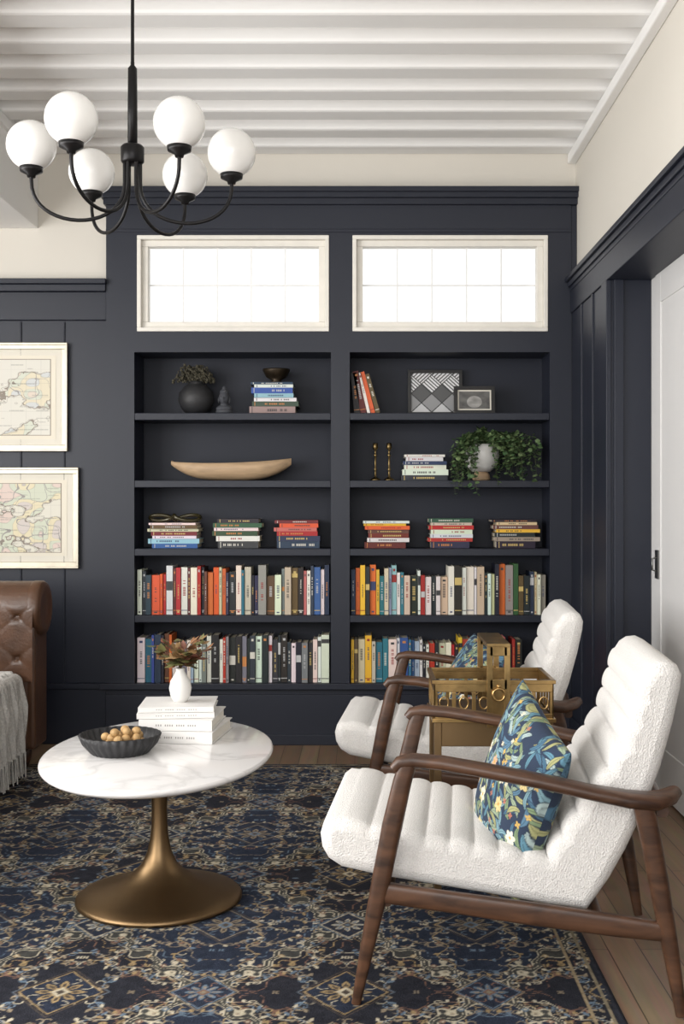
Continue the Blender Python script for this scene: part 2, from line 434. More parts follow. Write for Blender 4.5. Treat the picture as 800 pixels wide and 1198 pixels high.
def hstack(name,px0,px1,z0,books,y0=D+.05,parent=None,dep=.17,d=None):
    mb=MB(); dd=y0 ; x0,x1=X(px0,dd),X(px1,dd); z=z0+.0005
    for ch,t in books:
        a=x0+random.uniform(0,.03); b=x1-random.uniform(0,.03)
        c=PAL[ch]; col=C(*jit(c)); yy=y0+random.uniform(0,.016); bt=.002
        mb.box(a,b,yy,yy+dep,z,z+bt,col=col); mb.box(a,b,yy,yy+dep,z+t-bt,z+t,col=col); mb.box(a,b,yy-.002,yy+.002,z,z+t,col=col)
        mb.box(a+.004,b-.004,yy+.002,yy+dep-.004,z+bt,z+t-bt,col=PAGE)
        ink=C(*inkfor(c)); L=(b-a)*random.uniform(.35,.6); xs=a+(b-a-L)*random.uniform(.2,.8); n=int(L/.007)
        for i in range(n):
            if random.random()<.18: continue
            mb.box(xs+i*.007,xs+i*.007+.0042,yy-.0028,yy-.001,z+t*.32,z+t*.66,col=ink)
        mb.box(a+.012,a+.015,yy-.0028,yy-.001,z+.002,z+t-.002,col=ink)
        z+=t+.0004
    mb.build(name,M['book'],bevel=0); return z
zA=hstack('stack_of_books',172,235,S3,[('b',.022),('l',.024),('w',.014),('m',.02),('c',.014),('u',.018),('w',.01)])
zB=hstack('stack_of_books',248,307,S3,[('d',.034),('w',.026),('e',.024),('w',.016),('e',.022),('d',.02)])
zC=hstack('stack_of_books',320,375,S3,[('n',.034),('n',.026),('r',.022),('p',.018),('o',.02),('m',.016)])
zD=hstack('stack_of_books',424,480,S3,[('m',.03),('w',.02),('m',.022),('u',.018),('o',.018),('y',.012),('w',.012)])
zE=hstack('stack_of_books',499,555,S3,[('n',.032),('r',.018),('w',.018),('w',.022),('r',.02),('c',.014),('e',.02)])
zF=hstack('stack_of_books',574,632,S3,[('k',.034),('s',.02),('k',.022),('y',.016),('u',.02),('c',.014),('k',.012)])
zG=hstack('stack_of_books',468,525,S2,[('d',.026),('w',.028),('w',.022),('n',.018),('w',.02),('w',.012)])
zT=hstack('stack_of_books',291,349,S1,[('s',.036),('e',.024),('w',.018),('l',.02),('b',.028),('w',.016),('n',.012)])
mb=MB(); xb=X(414); 
for i,(ch,t,h) in enumerate([('k',.03,.2),('m',.03,.21),('w',.016,.205),('o',.022,.21),('u',.022,.2)]):
    ang=-math.radians([5,11,13,15,16][i])
    T=Matrix.Translation((xb,0,S1+.001))@Matrix.Rotation(ang,4,'Y')
    vbook(mb,0,t,h,.15,D+.06,0,PAL[ch],T=T); xb+=t/math.cos(ang)+.002
mb.build('leaning_books',M['book'])

# ================================================================ SHELF DECOR
mb=MB(); r=.068; mb.lathe([(.001,0),(.03,0),(.032,.006),(.022,.014),(.05,.03),(r,.062),(r,.07),(r-.005,.07),(.045,.036),(.001,.02)],36,(X(323,D+.12),D+.13,zT)); mb.build('decorative_bowl',mat('dark_bronze_bowl',C(58,48,36),.4,metal=.7,var=.4,vscale=30))
pv=empty('vase_with_dried_branches',(X(230,D+.14),D+.13,S1))
vx,vy=pv.location.x,pv.location.y
mb=MB(); mb.lathe([(.001,0),(.045,0),(.075,.03),(.09,.07),(.085,.11),(.055,.145),(.035,.155),(.04,.165),(.032,.165),(.028,.15),(.001,.12)],36,(vx,vy,S1+.0005)); mb.build('vase',M['char'],parent=pv)
mb=MB()
for k in range(85):
    a=random.uniform(0,2*math.pi); r=random.uniform(.03,.10); pts=[(vx,vy,S1+.15)]
    hx=random.uniform(.04,.11)
    for q in range(1,7):
        t=q/6; pts.append((vx-.012+math.cos(a+t*1.8)*r*t*1.1,vy+math.sin(a+t*1.8)*r*t*.7,S1+.15+hx*math.sin(t*2.8)*.85+random.uniform(-.006,.006)))
    mb.sweep(pts,[.0016]*7,segs=5)
    for q in range(2,7):
        mb.sphere(pts[q],random.uniform(.004,.008),6,4)
mb.build('dried_branches',mat('dried_moss',C(74,70,56),.9,var=.4,vscale=50),parent=pv)
pb=empty('buddha_head_bust',(X(263,D+.1),D+.07,S1+.001)); bx,by=pb.location.x,pb.location.y
mb=MB(); z=S1+.001
mb.lathe([(.001,0),(.04,0),(.042,.012),(.036,.02),(.02,.032),(.018,.05)],24,(bx,by,z),sy=.75)
mb.sphere((bx,by,z+.078),.03,20,14,sc=(.86,.95,1.15)); mb.sphere((bx,by+.002,z+.105),.022,16,10,sc=(1,1,.8)); mb.sphere((bx,by,z+.122),.011,12,8,sc=(1,1,1.2))
mb.sphere((bx,by-.03,z+.074),.005,8,6,sc=(.7,1,1.6))
for s_ in (-1,1): mb.sphere((bx+s_*.027,by+.002,z+.068),.008,8,6,sc=(.5,.7,2)); mb.sphere((bx+s_*.01,by-.026,z+.082),.004,8,6,sc=(1.4,.6,.6)); 
mb.sphere((bx,by-.027,z+.06),.005,8,6,sc=(1.6,.6,.5)); mb.sphere((bx,by,z+.024),.034,16,10,sc=(1.2,.7,.6))
mb.build('bust',mat('grey_stone',C(62,64,70),.7,bump=.2,bscale=100),parent=pb)
def boat():
    mb=MB(); L=X(341,D+.13)-X(201,D+.13); cx=X(271,D+.13); cy=D+.11; n=48; ms=16; vs=[];fs=[]
    for sh in (0,1):
        for i in range(n+1):
            t=-1+2*i/n; a_=abs(t)
            w=max(.078*(1-a_**2.4)**.7*(1-.10*sh),.006)
            zb_=.078*a_**3.2+(.008*sh); zr=.086+.008*t+.016*a_**2.2
            zr2=max(zr,zb_+.014)
            for k in range(ms+1):
                a=math.pi*k/ms; vs.append((cx+t*L/2*(1-.012*sh),cy-math.cos(a)*w,S2+.001+zr2-(zr2-zb_)*math.sin(a)**.6))
    o2=(n+1)*(ms+1)
    for i in range(n):
        for k in range(ms):
            a=i*(ms+1)+k; b=a+ms+1
            fs.append((a,b,b+1,a+1)); fs.append((o2+a,o2+a+1,o2+b+1,o2+b))
        for k in (0,ms):
            a=i*(ms+1)+k;b=a+ms+1; fs.append((a,o2+a,o2+b,b))
    mb.add(vs,fs,0,None,True); return mb.build('wooden_dough_bowl',M['lightwood'])
boat()
for px in (439,455):
    cs=MB(); c=(X(px,D+.12),D+.10,S2+.0005)
    cs.lathe([(.001,0),(.024,0),(.026,.004),(.02,.01),(.006,.018),(.005,.05),(.009,.056),(.005,.062),(.005,.12),(.01,.126),(.005,.132),(.005,.15),(.013,.16),(.013,.185),(.009,.187),(.001,.165)],24,c); cs.build('candlestick',mat('dark_brass',C(120,102,68),.35,metal=1))
mb=MB(); c=Vector((X(205,D+.12),D+.12,zA+.012)); n=80
pts=[c+Vector((.095*math.cos(t)+.03*math.cos(3*t),.03*math.sin(t)+.028*math.sin(2*t),.014*math.sin(3*t)+.012)) for t in [2*math.pi*i/n for i in range(n)]]
mb.sweep(pts,.0095,segs=10,closed=True); mb.build('knot_sculpture',mat('dark_glazed_knot',C(66,60,38),.25,coat=.4,metal=.4))
# potted ivy
pi=empty('potted_ivy',(X(563,D+.11),D+.11,S2)); ix,iy=pi.location.x,pi.location.y
mb=MB(); mb.lathe([(.001,0),(.04,0),(.045,.01),(.04,.03),(.03,.045),(.001,.045)],28,(ix,iy,S2+.0005),mi=1); mb.lathe([(.001,.045),(.045,.045),(.075,.075),(.088,.12),(.086,.165),(.078,.18),(.072,.18),(.075,.15),(.001,.14)],36,(ix,iy,S2),mi=0); mb.build('pot',[M['ceramic'],M['lightwood']],parent=pi)
mb=MB()
def leafm(mb,p,L,d,col,up=Vector((0,0,1))):
    d=d.normalized(); s=d.cross(up); 
    if s.length<.05: s=d.orthogonal()
    s.normalize(); n=s.cross(d)
    p=Vector(p); w=L*.45
    vs=[p,p+d*L*.3+s*w-n*L*.08,p+d*L*.65+s*w*.75-n*L*.1,p+d*L,p+d*L*.65-s*w*.75-n*L*.1,p+d*L*.3-s*w-n*L*.08,p+d*L*.5+n*L*.04]
    mb.add(vs,[(0,1,6),(1,2,6),(2,3,6),(3,4,6),(4,5,6),(5,0,6)],0,col,True)
for k in range(120):
    a=random.uniform(0,2*math.pi); front=False
    ca=math.cos(a); reach=random.uniform(.05,.12); drop=random.uniform(-.02,.08)
    if ca>0.25: reach=random.uniform(.12,.27); drop=random.uniform(.04,.22)
    if ca<-.35: reach=random.uniform(.10,.16); drop=random.uniform(.08,.27)
    sy=math.sin(a)*.5
    if abs(ca)<.3 and sy<0: reach*=.7; drop=min(drop,.04)
    if sy>.3: sy=.3
    P0=Vector((ix,iy,S2+.175)); pts=[]
    for q in range(13):
        t=q/12; x=P0.x+ca*reach*min(1,t*1.3); y=P0.y+(sy-(.35 if ca>0 else 1.0) if abs(ca)>.3 else sy)*reach*1.2*t; z=P0.z+.075*math.sin(min(t*2.8,math.pi))-drop*t**1.8
        y=min(y,D+.2)
        if y>D-.02: z=max(z,S2+.02)
        if q: x+=random.uniform(-.006,.006)
        pts.append(Vector((x,y,z)))
    mb.sweep(pts,.0010,segs=4,col=C(60,70,40))
    for q in range(2,13):
        for rr in range(2):
            g=random.uniform(0,1); col=C(60+60*g,90+48*g,54+40*g)
            dd=Vector((random.uniform(-1,1),random.uniform(-1.3,.1),random.uniform(-.9,.5)))
            leafm(mb,pts[q]+Vector((random.uniform(-.008,.008),random.uniform(-.008,.004),random.uniform(-.002,.008))),random.uniform(.016,.03),dd,col)
mb.build('ivy_foliage',M['leaf'],parent=pi)
def leaning_frame(name,px0,px1,py0,py1,y,zbase,fw,paint,matw,framemat,tilt=.09):
    x0,x1=X(px0,y),X(px1,y); h=(py1-py0)/F*y; e=empty(name,((x0+x1)/2,y,zbase)); w=x1-x0
    e.rotation_euler=(-tilt,0,0)
    mb=MB(); t=.018
    mb.box(-w/2,w/2,-t/2,t/2,0,fw);mb.box(-w/2,w/2,-t/2,t/2,h-fw,h);mb.box(-w/2,-w/2+fw,-t/2,t/2,fw,h-fw);mb.box(w/2-fw,w/2,-t/2,t/2,fw,h-fw)
    mb.box(-w/2+fw,w/2-fw,0,t/2-.001,fw,h-fw,mi=1)
    mb.build('frame',[framemat,M['mattboard']],parent=e,local=True,bevel=.001)
    n=140; u=np.linspace(0,1,n); U,V=np.meshgrid(u,u,indexing='ij')
    a=w/2-fw-matw; P=np.stack([-a+2*a*U,np.full_like(U,-.0015),fw+matw+(h-2*fw-2*matw)*V],-1)
    o=grid_obj('picture',P+np.array(e.location),paint(U,V),M['attr'],parent=e,smooth=False)
    return e
def geo(U,V):
    u=(U*.9+V*.8)*2.6; v=(U*.9-V*.8)*2.6+9
    a=np.floor(u).astype(int);b=np.floor(v).astype(int)
    k=(a*2+b*3)%5
    g=np.choose(k,[.75,.1,.62,.8,.3])
    st=((u*5)%1<.4)&(k==3); st2=((v*5)%1<.4)&(k==0); g=np.where(st|st2,.06,g)
    lines=(np.abs(u%1-.5)>.465)|(np.abs(v%1-.5)>.465)
    g=np.where(lines,.04,g); return np.stack([g,g,g*1.01],-1)
def photo(U,V):
    g=.08+.4*fbm(U,V,4,3); g=g*np.where(((U-.5)**2/.06+(V-.4)**2/.12)<1,1.1,.4); return np.stack([g,g*.97,g*.92],-1)
bf=mat('black_frame',C(20,19,20),.4)
leaning_frame('geometric_art_frame',477,541,428,482,D+.2,S1+.002,.017,geo,0,bf)
leaning_frame('photo_frame',531,579,449,482,D+.10,S1+.002,.018,photo,.008,bf,.12)

# ================================================================ WALL MAPS
def mapart(seed,sea,lands):
    def f(U,V):
        n=fbm(U,V,3.2,seed,5); fld=(n+.34*np.exp(-((U-.62)**2+(V-.52)**2)*7)); land=fld>.62
        reg=vnoise(U,V,7.5,seed+20); k=np.clip((reg*4).astype(int),0,3)
        base=np.zeros(U.shape+(3,))+Cn(*sea)
        L=np.array([Cn(*c) for c in lands])[k]; base=np.where(land[...,None],L,base)
        kb=np.abs((reg*4)%1-.5)>.44; base=np.where((kb&land)[...,None],base*.82,base)
        e=np.abs(fld-.62)<.008; base=np.where(e[...,None],Cn(140,130,118),base)
        e2=np.abs(fld-.60)<.004; base=np.where(e2[...,None],Cn(176,172,162),base)
        gl=(np.abs((U*8)%1-.5)>.485)|(np.abs((V*6)%1-.5)>.485); base=np.where(gl[...,None],base*.88,base)
        for q in (40,50):
            riv=np.abs(vnoise(U,V,9,seed+q)-.5)<.014; base=np.where((riv&land)[...,None],Cn(152,148,144),base)
        bd=(np.minimum(np.minimum(U,1-U),np.minimum(V,1-V)))
        base=np.where((bd<.05)[...,None],Cn(224,217,200),base); base=np.where(((np.abs(bd-.045)<.004))[...,None],Cn(130,118,102),base)
        rows=(np.abs((V*22)%1-.5)<.14)&(vnoise(U,V*0+np.floor(V*22)*.37,9,seed+60)>.66)&(((U*130)%1)<.6); base=np.where((rows&(bd>.06))[...,None],base*.62,base)
        return base
    return f
def wall_map(name,x0,x1,z0,z1,paint):
    yw=D+.021; e=empty(name,((x0+x1)/2,yw,z0)); fw=.03
    mb=MB()
    for (f,ya,yb_) in ((fw*.35,-.03,0),(fw,-.018,0)):
        mb.box(x0,x1,yw+ya,yw+yb_-.001,z0,z0+f);mb.box(x0,x1,yw+ya,yw+yb_-.001,z1-f,z1);mb.box(x0,x0+f,yw+ya,yw-.001,z0+f,z1-f);mb.box(x1-f,x1,yw+ya,yw-.001,z0+f,z1-f)
    mb.box(x0+fw,x1-fw,yw-.006,yw-.001,z0+fw,z1-fw,mi=1)
    mb.build('frame',[M['silver'],M['mattboard']],parent=e,bevel=.002)
    mw=.03; a,b,c,d=x0+fw+mw,x1-fw-mw,z0+fw+mw,z1-fw-mw
    U,V=np.meshgrid(np.linspace(0,1,420),np.linspace(0,1,270),indexing='ij')
    P=np.stack([a+(b-a)*U,np.full_like(U,yw-.0075),c+(d-c)*V],-1)
    grid_obj('map_print',P,paint(U,V),M['attr'],parent=e,smooth=False)
wall_map('framed_map',X(-90),X(79),Z(528),Z(401),mapart(5,(216,213,203),[(214,202,188),(206,209,194),(217,208,184),(202,204,203)]))
wall_map('framed_map',X(-90),X(92),Z(665),Z(547),mapart(12,(217,213,200),[(216,198,188),(203,207,188),(219,209,178),(206,197,191)]))

# ================================================================ CHANDELIER
HX,HYY=X(155,3.575),3.575
ch=empty('globe_chandelier',(HX,HYY,2.27))
mb=MB()
mb.sweep([(HX,HYY,2.27),(HX,HYY,BB)],.0055,segs=12)
mb.lathe([(.001,2.28),(.015,2.28),(.015,2.40),(.014,2.52),(.006,2.53),(.006,2.54)],24,(HX,HYY,0)) 
mb.lathe([(.001,2.225),(.03,2.225),(.036,2.232),(.036,2.275),(.03,2.282),(.001,2.282)],28,(HX,HYY,0))
mb.lathe([(.001,BB-.03),(.06,BB-.03),(.065,BB-.02),(.065,BB-.0005),(.001,BB-.0005)],28,(HX,HYY,0))
GL=MB(); R=.305
for k in range(6):
    a=math.radians(7+60*k); dx,dy=math.cos(a),math.sin(a)
    pts=[]
    r0,zt,zb=.024,2.25,2.045
    pts.append((HX+dx*r0,HYY+dy*r0,zt)); pts.append((HX+dx*r0,HYY+dy*r0,2.2)); 
    for q in range(0,21):
        t=math.pi*q/20; rc=(r0+R)/2; rr=(R-r0)/2
        r=rc-rr*math.cos(t); zz=2.165-(2.165-zb)*math.sin(t)**.85
        pts.append((HX+dx*r,HYY+dy*r,zz))
    pts.append((HX+dx*R,HYY+dy*R,2.185))
    mb.sweep(pts,.0058,segs=10)
    c=(HX+dx*R,HYY+dy*R,0)
    mb.lathe([(.001,2.172),(.012,2.172),(.014,2.18),(.034,2.19),(.036,2.203),(.03,2.203),(.001,2.2)],24,c)
    GL.sphere((c[0],c[1],2.27),.0755,32,20)
mb.build('chandelier_frame',M['black'],parent=ch); GL.build('glass_globes',M['opal'],parent=ch)

# ================================================================ RUG
def make_tile(w,h,seed):
    r=random.Random(seed)
    navy=Cn(44,50,64); char=Cn(42,43,50); brown=Cn(80,72,66); cream=Cn(184,175,154); gold=Cn(156,134,98); blue=Cn(100,116,132); rust=Cn(122,94,80); tan=Cn(140,127,108); olive=Cn(66,66,64)
    pal=[cream,tan,gold,blue,tan,cream,rust,blue]
    p=Paint(w,h,.0014,navy)
    d=(p.x/w+p.y/h-1); sc=.06*np.cos(p.x/w*8*math.pi)+.03*np.cos(p.y/h*14*math.pi)
    a=np.clip((d+sc)*200,0,1)[...,None]; p.img=p.img*(1-a)+char*a
    for off,wd,cl in ((.16,.005,gold),(-.2,.005,blue),(.32,.006,rust),(-.36,.006,tan)):
        p.blend((np.abs(d+sc-off)-wd)*w*.7,cl)
    def hook(x,y,a,s,c,wd):
        pts=[(x,y)]
        for (da,l) in ((0,1),(.8,.7),(.9,.6),(.9,.45)):
            a+=da; x+=math.cos(a)*l*s; y+=math.sin(a)*l*s; pts.append((x,y))
        p.stroke(pts,wd,c)
    def vine(x0,y0,x1,y1,amp,n,col,wd):
        pts=[]; L=math.hypot(x1-x0,y1-y0); ux,uy=(x1-x0)/L,(y1-y0)/L
        for i in range(49):
            t=i/48; s=amp*math.sin(t*n*math.pi); pts.append((x0+ux*L*t-uy*s,y0+uy*L*t+ux*s))
        p.stroke(pts,wd,col)
        for i in range(2,48,4):
            px_,py_=pts[i]; sg=1 if (i//4)%2 else -1; an=math.atan2(uy,ux)
            hook(px_,py_,an+sg*.6,.013,r.choice(pal),.003)
            p.leaf(px_,py_,r.uniform(.014,.026),.005,an-sg*1.2,r.choice(pal))
    for k in range(46):
        cx,cy=r.uniform(0,w),r.uniform(0,h); c=r.choice(pal); q=r.random()
        if q<.3:
            for j in range(4):
                an=2*math.pi*j/4+.78; p.ell(cx+math.cos(an)*.006,cy+math.sin(an)*.006,.0042,.003,an,c)
        elif q<.7: hook(cx,cy,r.choice([0,.78,1.57,2.35,3.14,4.7]),.011,c,.0028)
        elif q<.85: p.diamond(cx,cy,.008,.011,c,ring=.003)
        else: p.leaf(cx,cy,.022,.005,r.choice([0,.78,1.57,2.35]),c)
    vine(0,h*.30,w,h*.22,.02,6,tan,.0034); vine(w*.30,0,w*.22,h,.018,7,gold,.0034)
    vine(w,h*.45,w*.1,h*.98,.018,5,cream,.0032); vine(w*.66,h,w*.8,.0,.018,6,blue,.0034); vine(0,h*.72,w*.75,h*.78,.016,5,tan,.0032)
    vine(.1*w,.05*h,w*.95,h*.10,.012,5,cream,.003); vine(w*.5,h*.3,w,h*.65,.014,4,cream,.003)
    # main ogee band on top so the lattice reads clearly
    for off,wd,cl in ((0,.062,olive),(.0,.007,cream),(.066,.009,cream),(-.066,.009,cream)):
        p.blend((np.abs(d+sc-off)-wd)*w*.7,cl)
    for i in range(7):
        t=(i+.5)/7; x_,y_=w*t,h*(1-t); p.diamond(x_,y_,.010,.013,[gold,blue,rust][i%3]); p.diamond(x_,y_,.0045,.006,cream)
    def med(cx,cy,s,c1,c2,c3):
        p.diamond(cx,cy,.10*s,.12*s,navy)
        for k in range(8):
            an=math.pi*2*k/8; p.leaf(cx+math.cos(an)*.018*s,cy+math.sin(an)*.018*s,.045*s,.010*s,an,c1)
            p.leaf(cx+math.cos(an)*.022*s,cy+math.sin(an)*.022*s,.03*s,.005*s,an,c2)
        p.diamond(cx,cy,.026*s,.03*s,c3); p.diamond(cx,cy,.026*s,.03*s,c1,ring=.003); p.diamond(cx,cy,.012*s,.014*s,c2)
        for k in range(8):
            an=math.pi*2*(k+.5)/8; hook(cx+math.cos(an)*.05*s,cy+math.sin(an)*.05*s,an-.6,.016*s,c3,.003)
        p.diamond(cx,cy,.10*s,.12*s,c1,ring=.0035); p.diamond(cx,cy,.112*s,.135*s,c2,ring=.003)
    med(0,0,.95,tan,brown,blue); med(w,h,1.0,gold,brown,cream); med(0,h,.75,blue,tan,rust); med(w,0,.75,cream,blue,brown)
    return p
TW,TH=.34,.44
tile=make_tile(TW,TH,3); tile2=make_tile(TW,TH,17)
rx0,rx1,ry0,ry1=-2.05,.598,2.05,5.17
step=.004
nx,ny=int((rx1-rx0)/step),int((ry1-ry0)/step)
gx,gy=np.meshgrid(np.linspace(rx0,rx1,nx),np.linspace(ry0,ry1,ny),indexing='ij')
wx_=gx+.003*(fbm(gx,gy,9,1)-.5)*2; wy_=gy+.003*(fbm(gx,gy,9,5)-.5)*2
ux,uy=(wx_+.72)/TW,(wy_-2.75)/TH
tx=np.abs(ux%2-1)*TW; ty=np.abs(uy%2-1)*TH
alt=((np.floor((uy+1)/2)).astype(int)%2)==0
colr=np.where(alt[...,None],tile.sample(tx,ty),tile2.sample(tx,ty))
bd=np.minimum(np.minimum(gx-rx0,rx1-gx),np.minimum(gy-ry0,ry1-gy))
for c0,w0,cl in ((.075,.004,Cn(150,134,108)),(.03,.004,Cn(130,120,100)),(.0,.02,Cn(46,48,56))):
    colr=np.where((np.abs(bd-c0)<w0)[...,None],cl,colr)
wear=.82+.44*fbm(gx,gy,2.5,11); ab=.85+.3*vnoise(gx,gy,60,4)
colr=colr*(wear*ab)[...,None]
zz=.0062+.0006*vnoise(gx,gy,80,8)
edge=np.clip(bd/.008,0,1); zz=zz*edge+.0008
rug=grid_obj('persian_rug',np.stack([gx,gy,zz],-1),colr,M['rug'])
ZR=.0078
# ================================================================ COFFEE TABLE
TX,TY=X(186.5,3.40),3.40
ct=empty('tulip_coffee_table',(TX,TY,ZR))
mb=MB(); mb.lathe([(.001,.42),(.92,.42),(.965,.424),(.992,.431),(1.0,.437),(.995,.443),(.98,.445),(.001,.445)],96,(TX+.0,TY+.01,0),sx=.332,sy=.51); mb.build('marble_top',M['marble'],parent=ct)
mb=MB(); mb.lathe([(.001,.0078),(.236,.0078),(.242,.012),(.242,.018),(.236,.024),(.206,.034),(.160,.048),(.112,.064),(.075,.088),(.05,.115),(.035,.15),(.027,.19),(.023,.23),(.0225,.28),(.025,.33),(.033,.37),(.05,.402),(.085,.416),(.11,.4195),(.001,.4195)],72,(TX,TY,0)); mb.build('pedestal_base',M['bronze'],parent=ct)
ZT=.4455
fb=empty('fluted_bowl_of_nuts',(X(143,3.40),3.37,ZT)); fx,fy=fb.location.x,fb.location.y
mb=MB(); mb.lathe([(.001,0),(.08,0),(.085,.004),(.108,.03),(.118,.054),(.113,.056),(.104,.032),(.08,.012),(.001,.01)],144,(fx,fy,ZT),flute=.022,nfl=30)
mb.build('bowl',M['char'],parent=fb)
mb=MB()
for (a,r,zq) in [(k*2.4,.016+.04*((k%9)/9)**.6,0.022+.017*(k//9)) for k in range(22)]:
    mb.sphere((fx+.01+math.cos(a)*r,fy+.0+math.sin(a)*r,ZT+zq+.006),.0135,12,8,sc=(1,1,.92),T=None)
mb.build('nuts',M['bead'],parent=fb)
def tbooks():
    e=empty('stack_of_art_books',(X(213,3.62),3.62,ZT)); cx,cy=e.location.x,e.location.y
    mb=MB(); z=ZT+.0003
    for (w,d,t,ang,ox,oy) in ((.235,.26,.035,-.12,.012,0),(.225,.25,.033,-.05,.004,.005),(.235,.20,.017,.1,-.014,0),(.23,.20,.016,.06,-.010,.004)):
        T=Matrix.Translation((cx+ox,cy+oy,z))@Matrix.Rotation(ang,4,'Z')
        mb.box(-w/2,w/2,-d/2,d/2,0,.003,T=T);mb.box(-w/2,w/2,-d/2,d/2,t-.003,t,T=T);mb.box(-w/2,w/2,-d/2,-d/2+.003,0.003,t-.003,T=T)
        mb.box(-w/2+.006,w/2-.006,-d/2+.003,d/2-.006,.003,t-.003,mi=1,T=T)
        for i in range(18): 
            if i%5!=3: mb.box(-.06+i*.007,-.0565+i*.007,-d/2-.0006,-d/2+.001,t*.42,t*.6,mi=2,T=T)
        z+=t+.0012
    mb.build('books',[M['coverw'],M['paper'],mat('grey_ink',C(150,146,142),.7)],parent=e,bevel=.0008)
    return z
zt=tbooks()
bv=empty('bud_vase_with_dried_flowers',(X(211,3.62),3.62,zt-.001)); vx,vy=bv.location.x,bv.location.y
mb=MB(); mb.lathe([(.001,0),(.02,0),(.030,.017),(.035,.043),(.031,.066),(.019,.085),(.013,.097),(.016,.106),(.012,.106),(.010,.095),(.001,.085)],32,(vx,vy,zt-.001)); mb.build('vase',M['ceramic'],parent=bv)
mb=MB()
for k in range(18):
    a=random.uniform(0,2*math.pi); sp=random.uniform(.02,.085); hh=random.uniform(.03,.10)
    pts=[Vector((vx,vy,zt+.1))+Vector((math.cos(a)*sp*t*t,math.sin(a)*sp*t*t,hh*t)) for t in (0,.33,.66,1)]
    mb.sweep(pts,.0012,segs=5,col=C(90,70,40))
    for q in range(10):
        t=random.uniform(.3,1); p=pts[0].lerp(pts[-1],t); g=random.random()
        col=C(*random.choice([(132,104,68),(104,102,62),(146,104,72),(92,94,60),(160,128,88),(116,72,56)]))
        leafm(mb,p,random.uniform(.022,.044),Vector((math.cos(a)+random.uniform(-.9,.9),math.sin(a)+random.uniform(-.9,.9),random.uniform(-.3,1))),col)
mb.build('dried_flowers',M['leaf'],parent=bv)

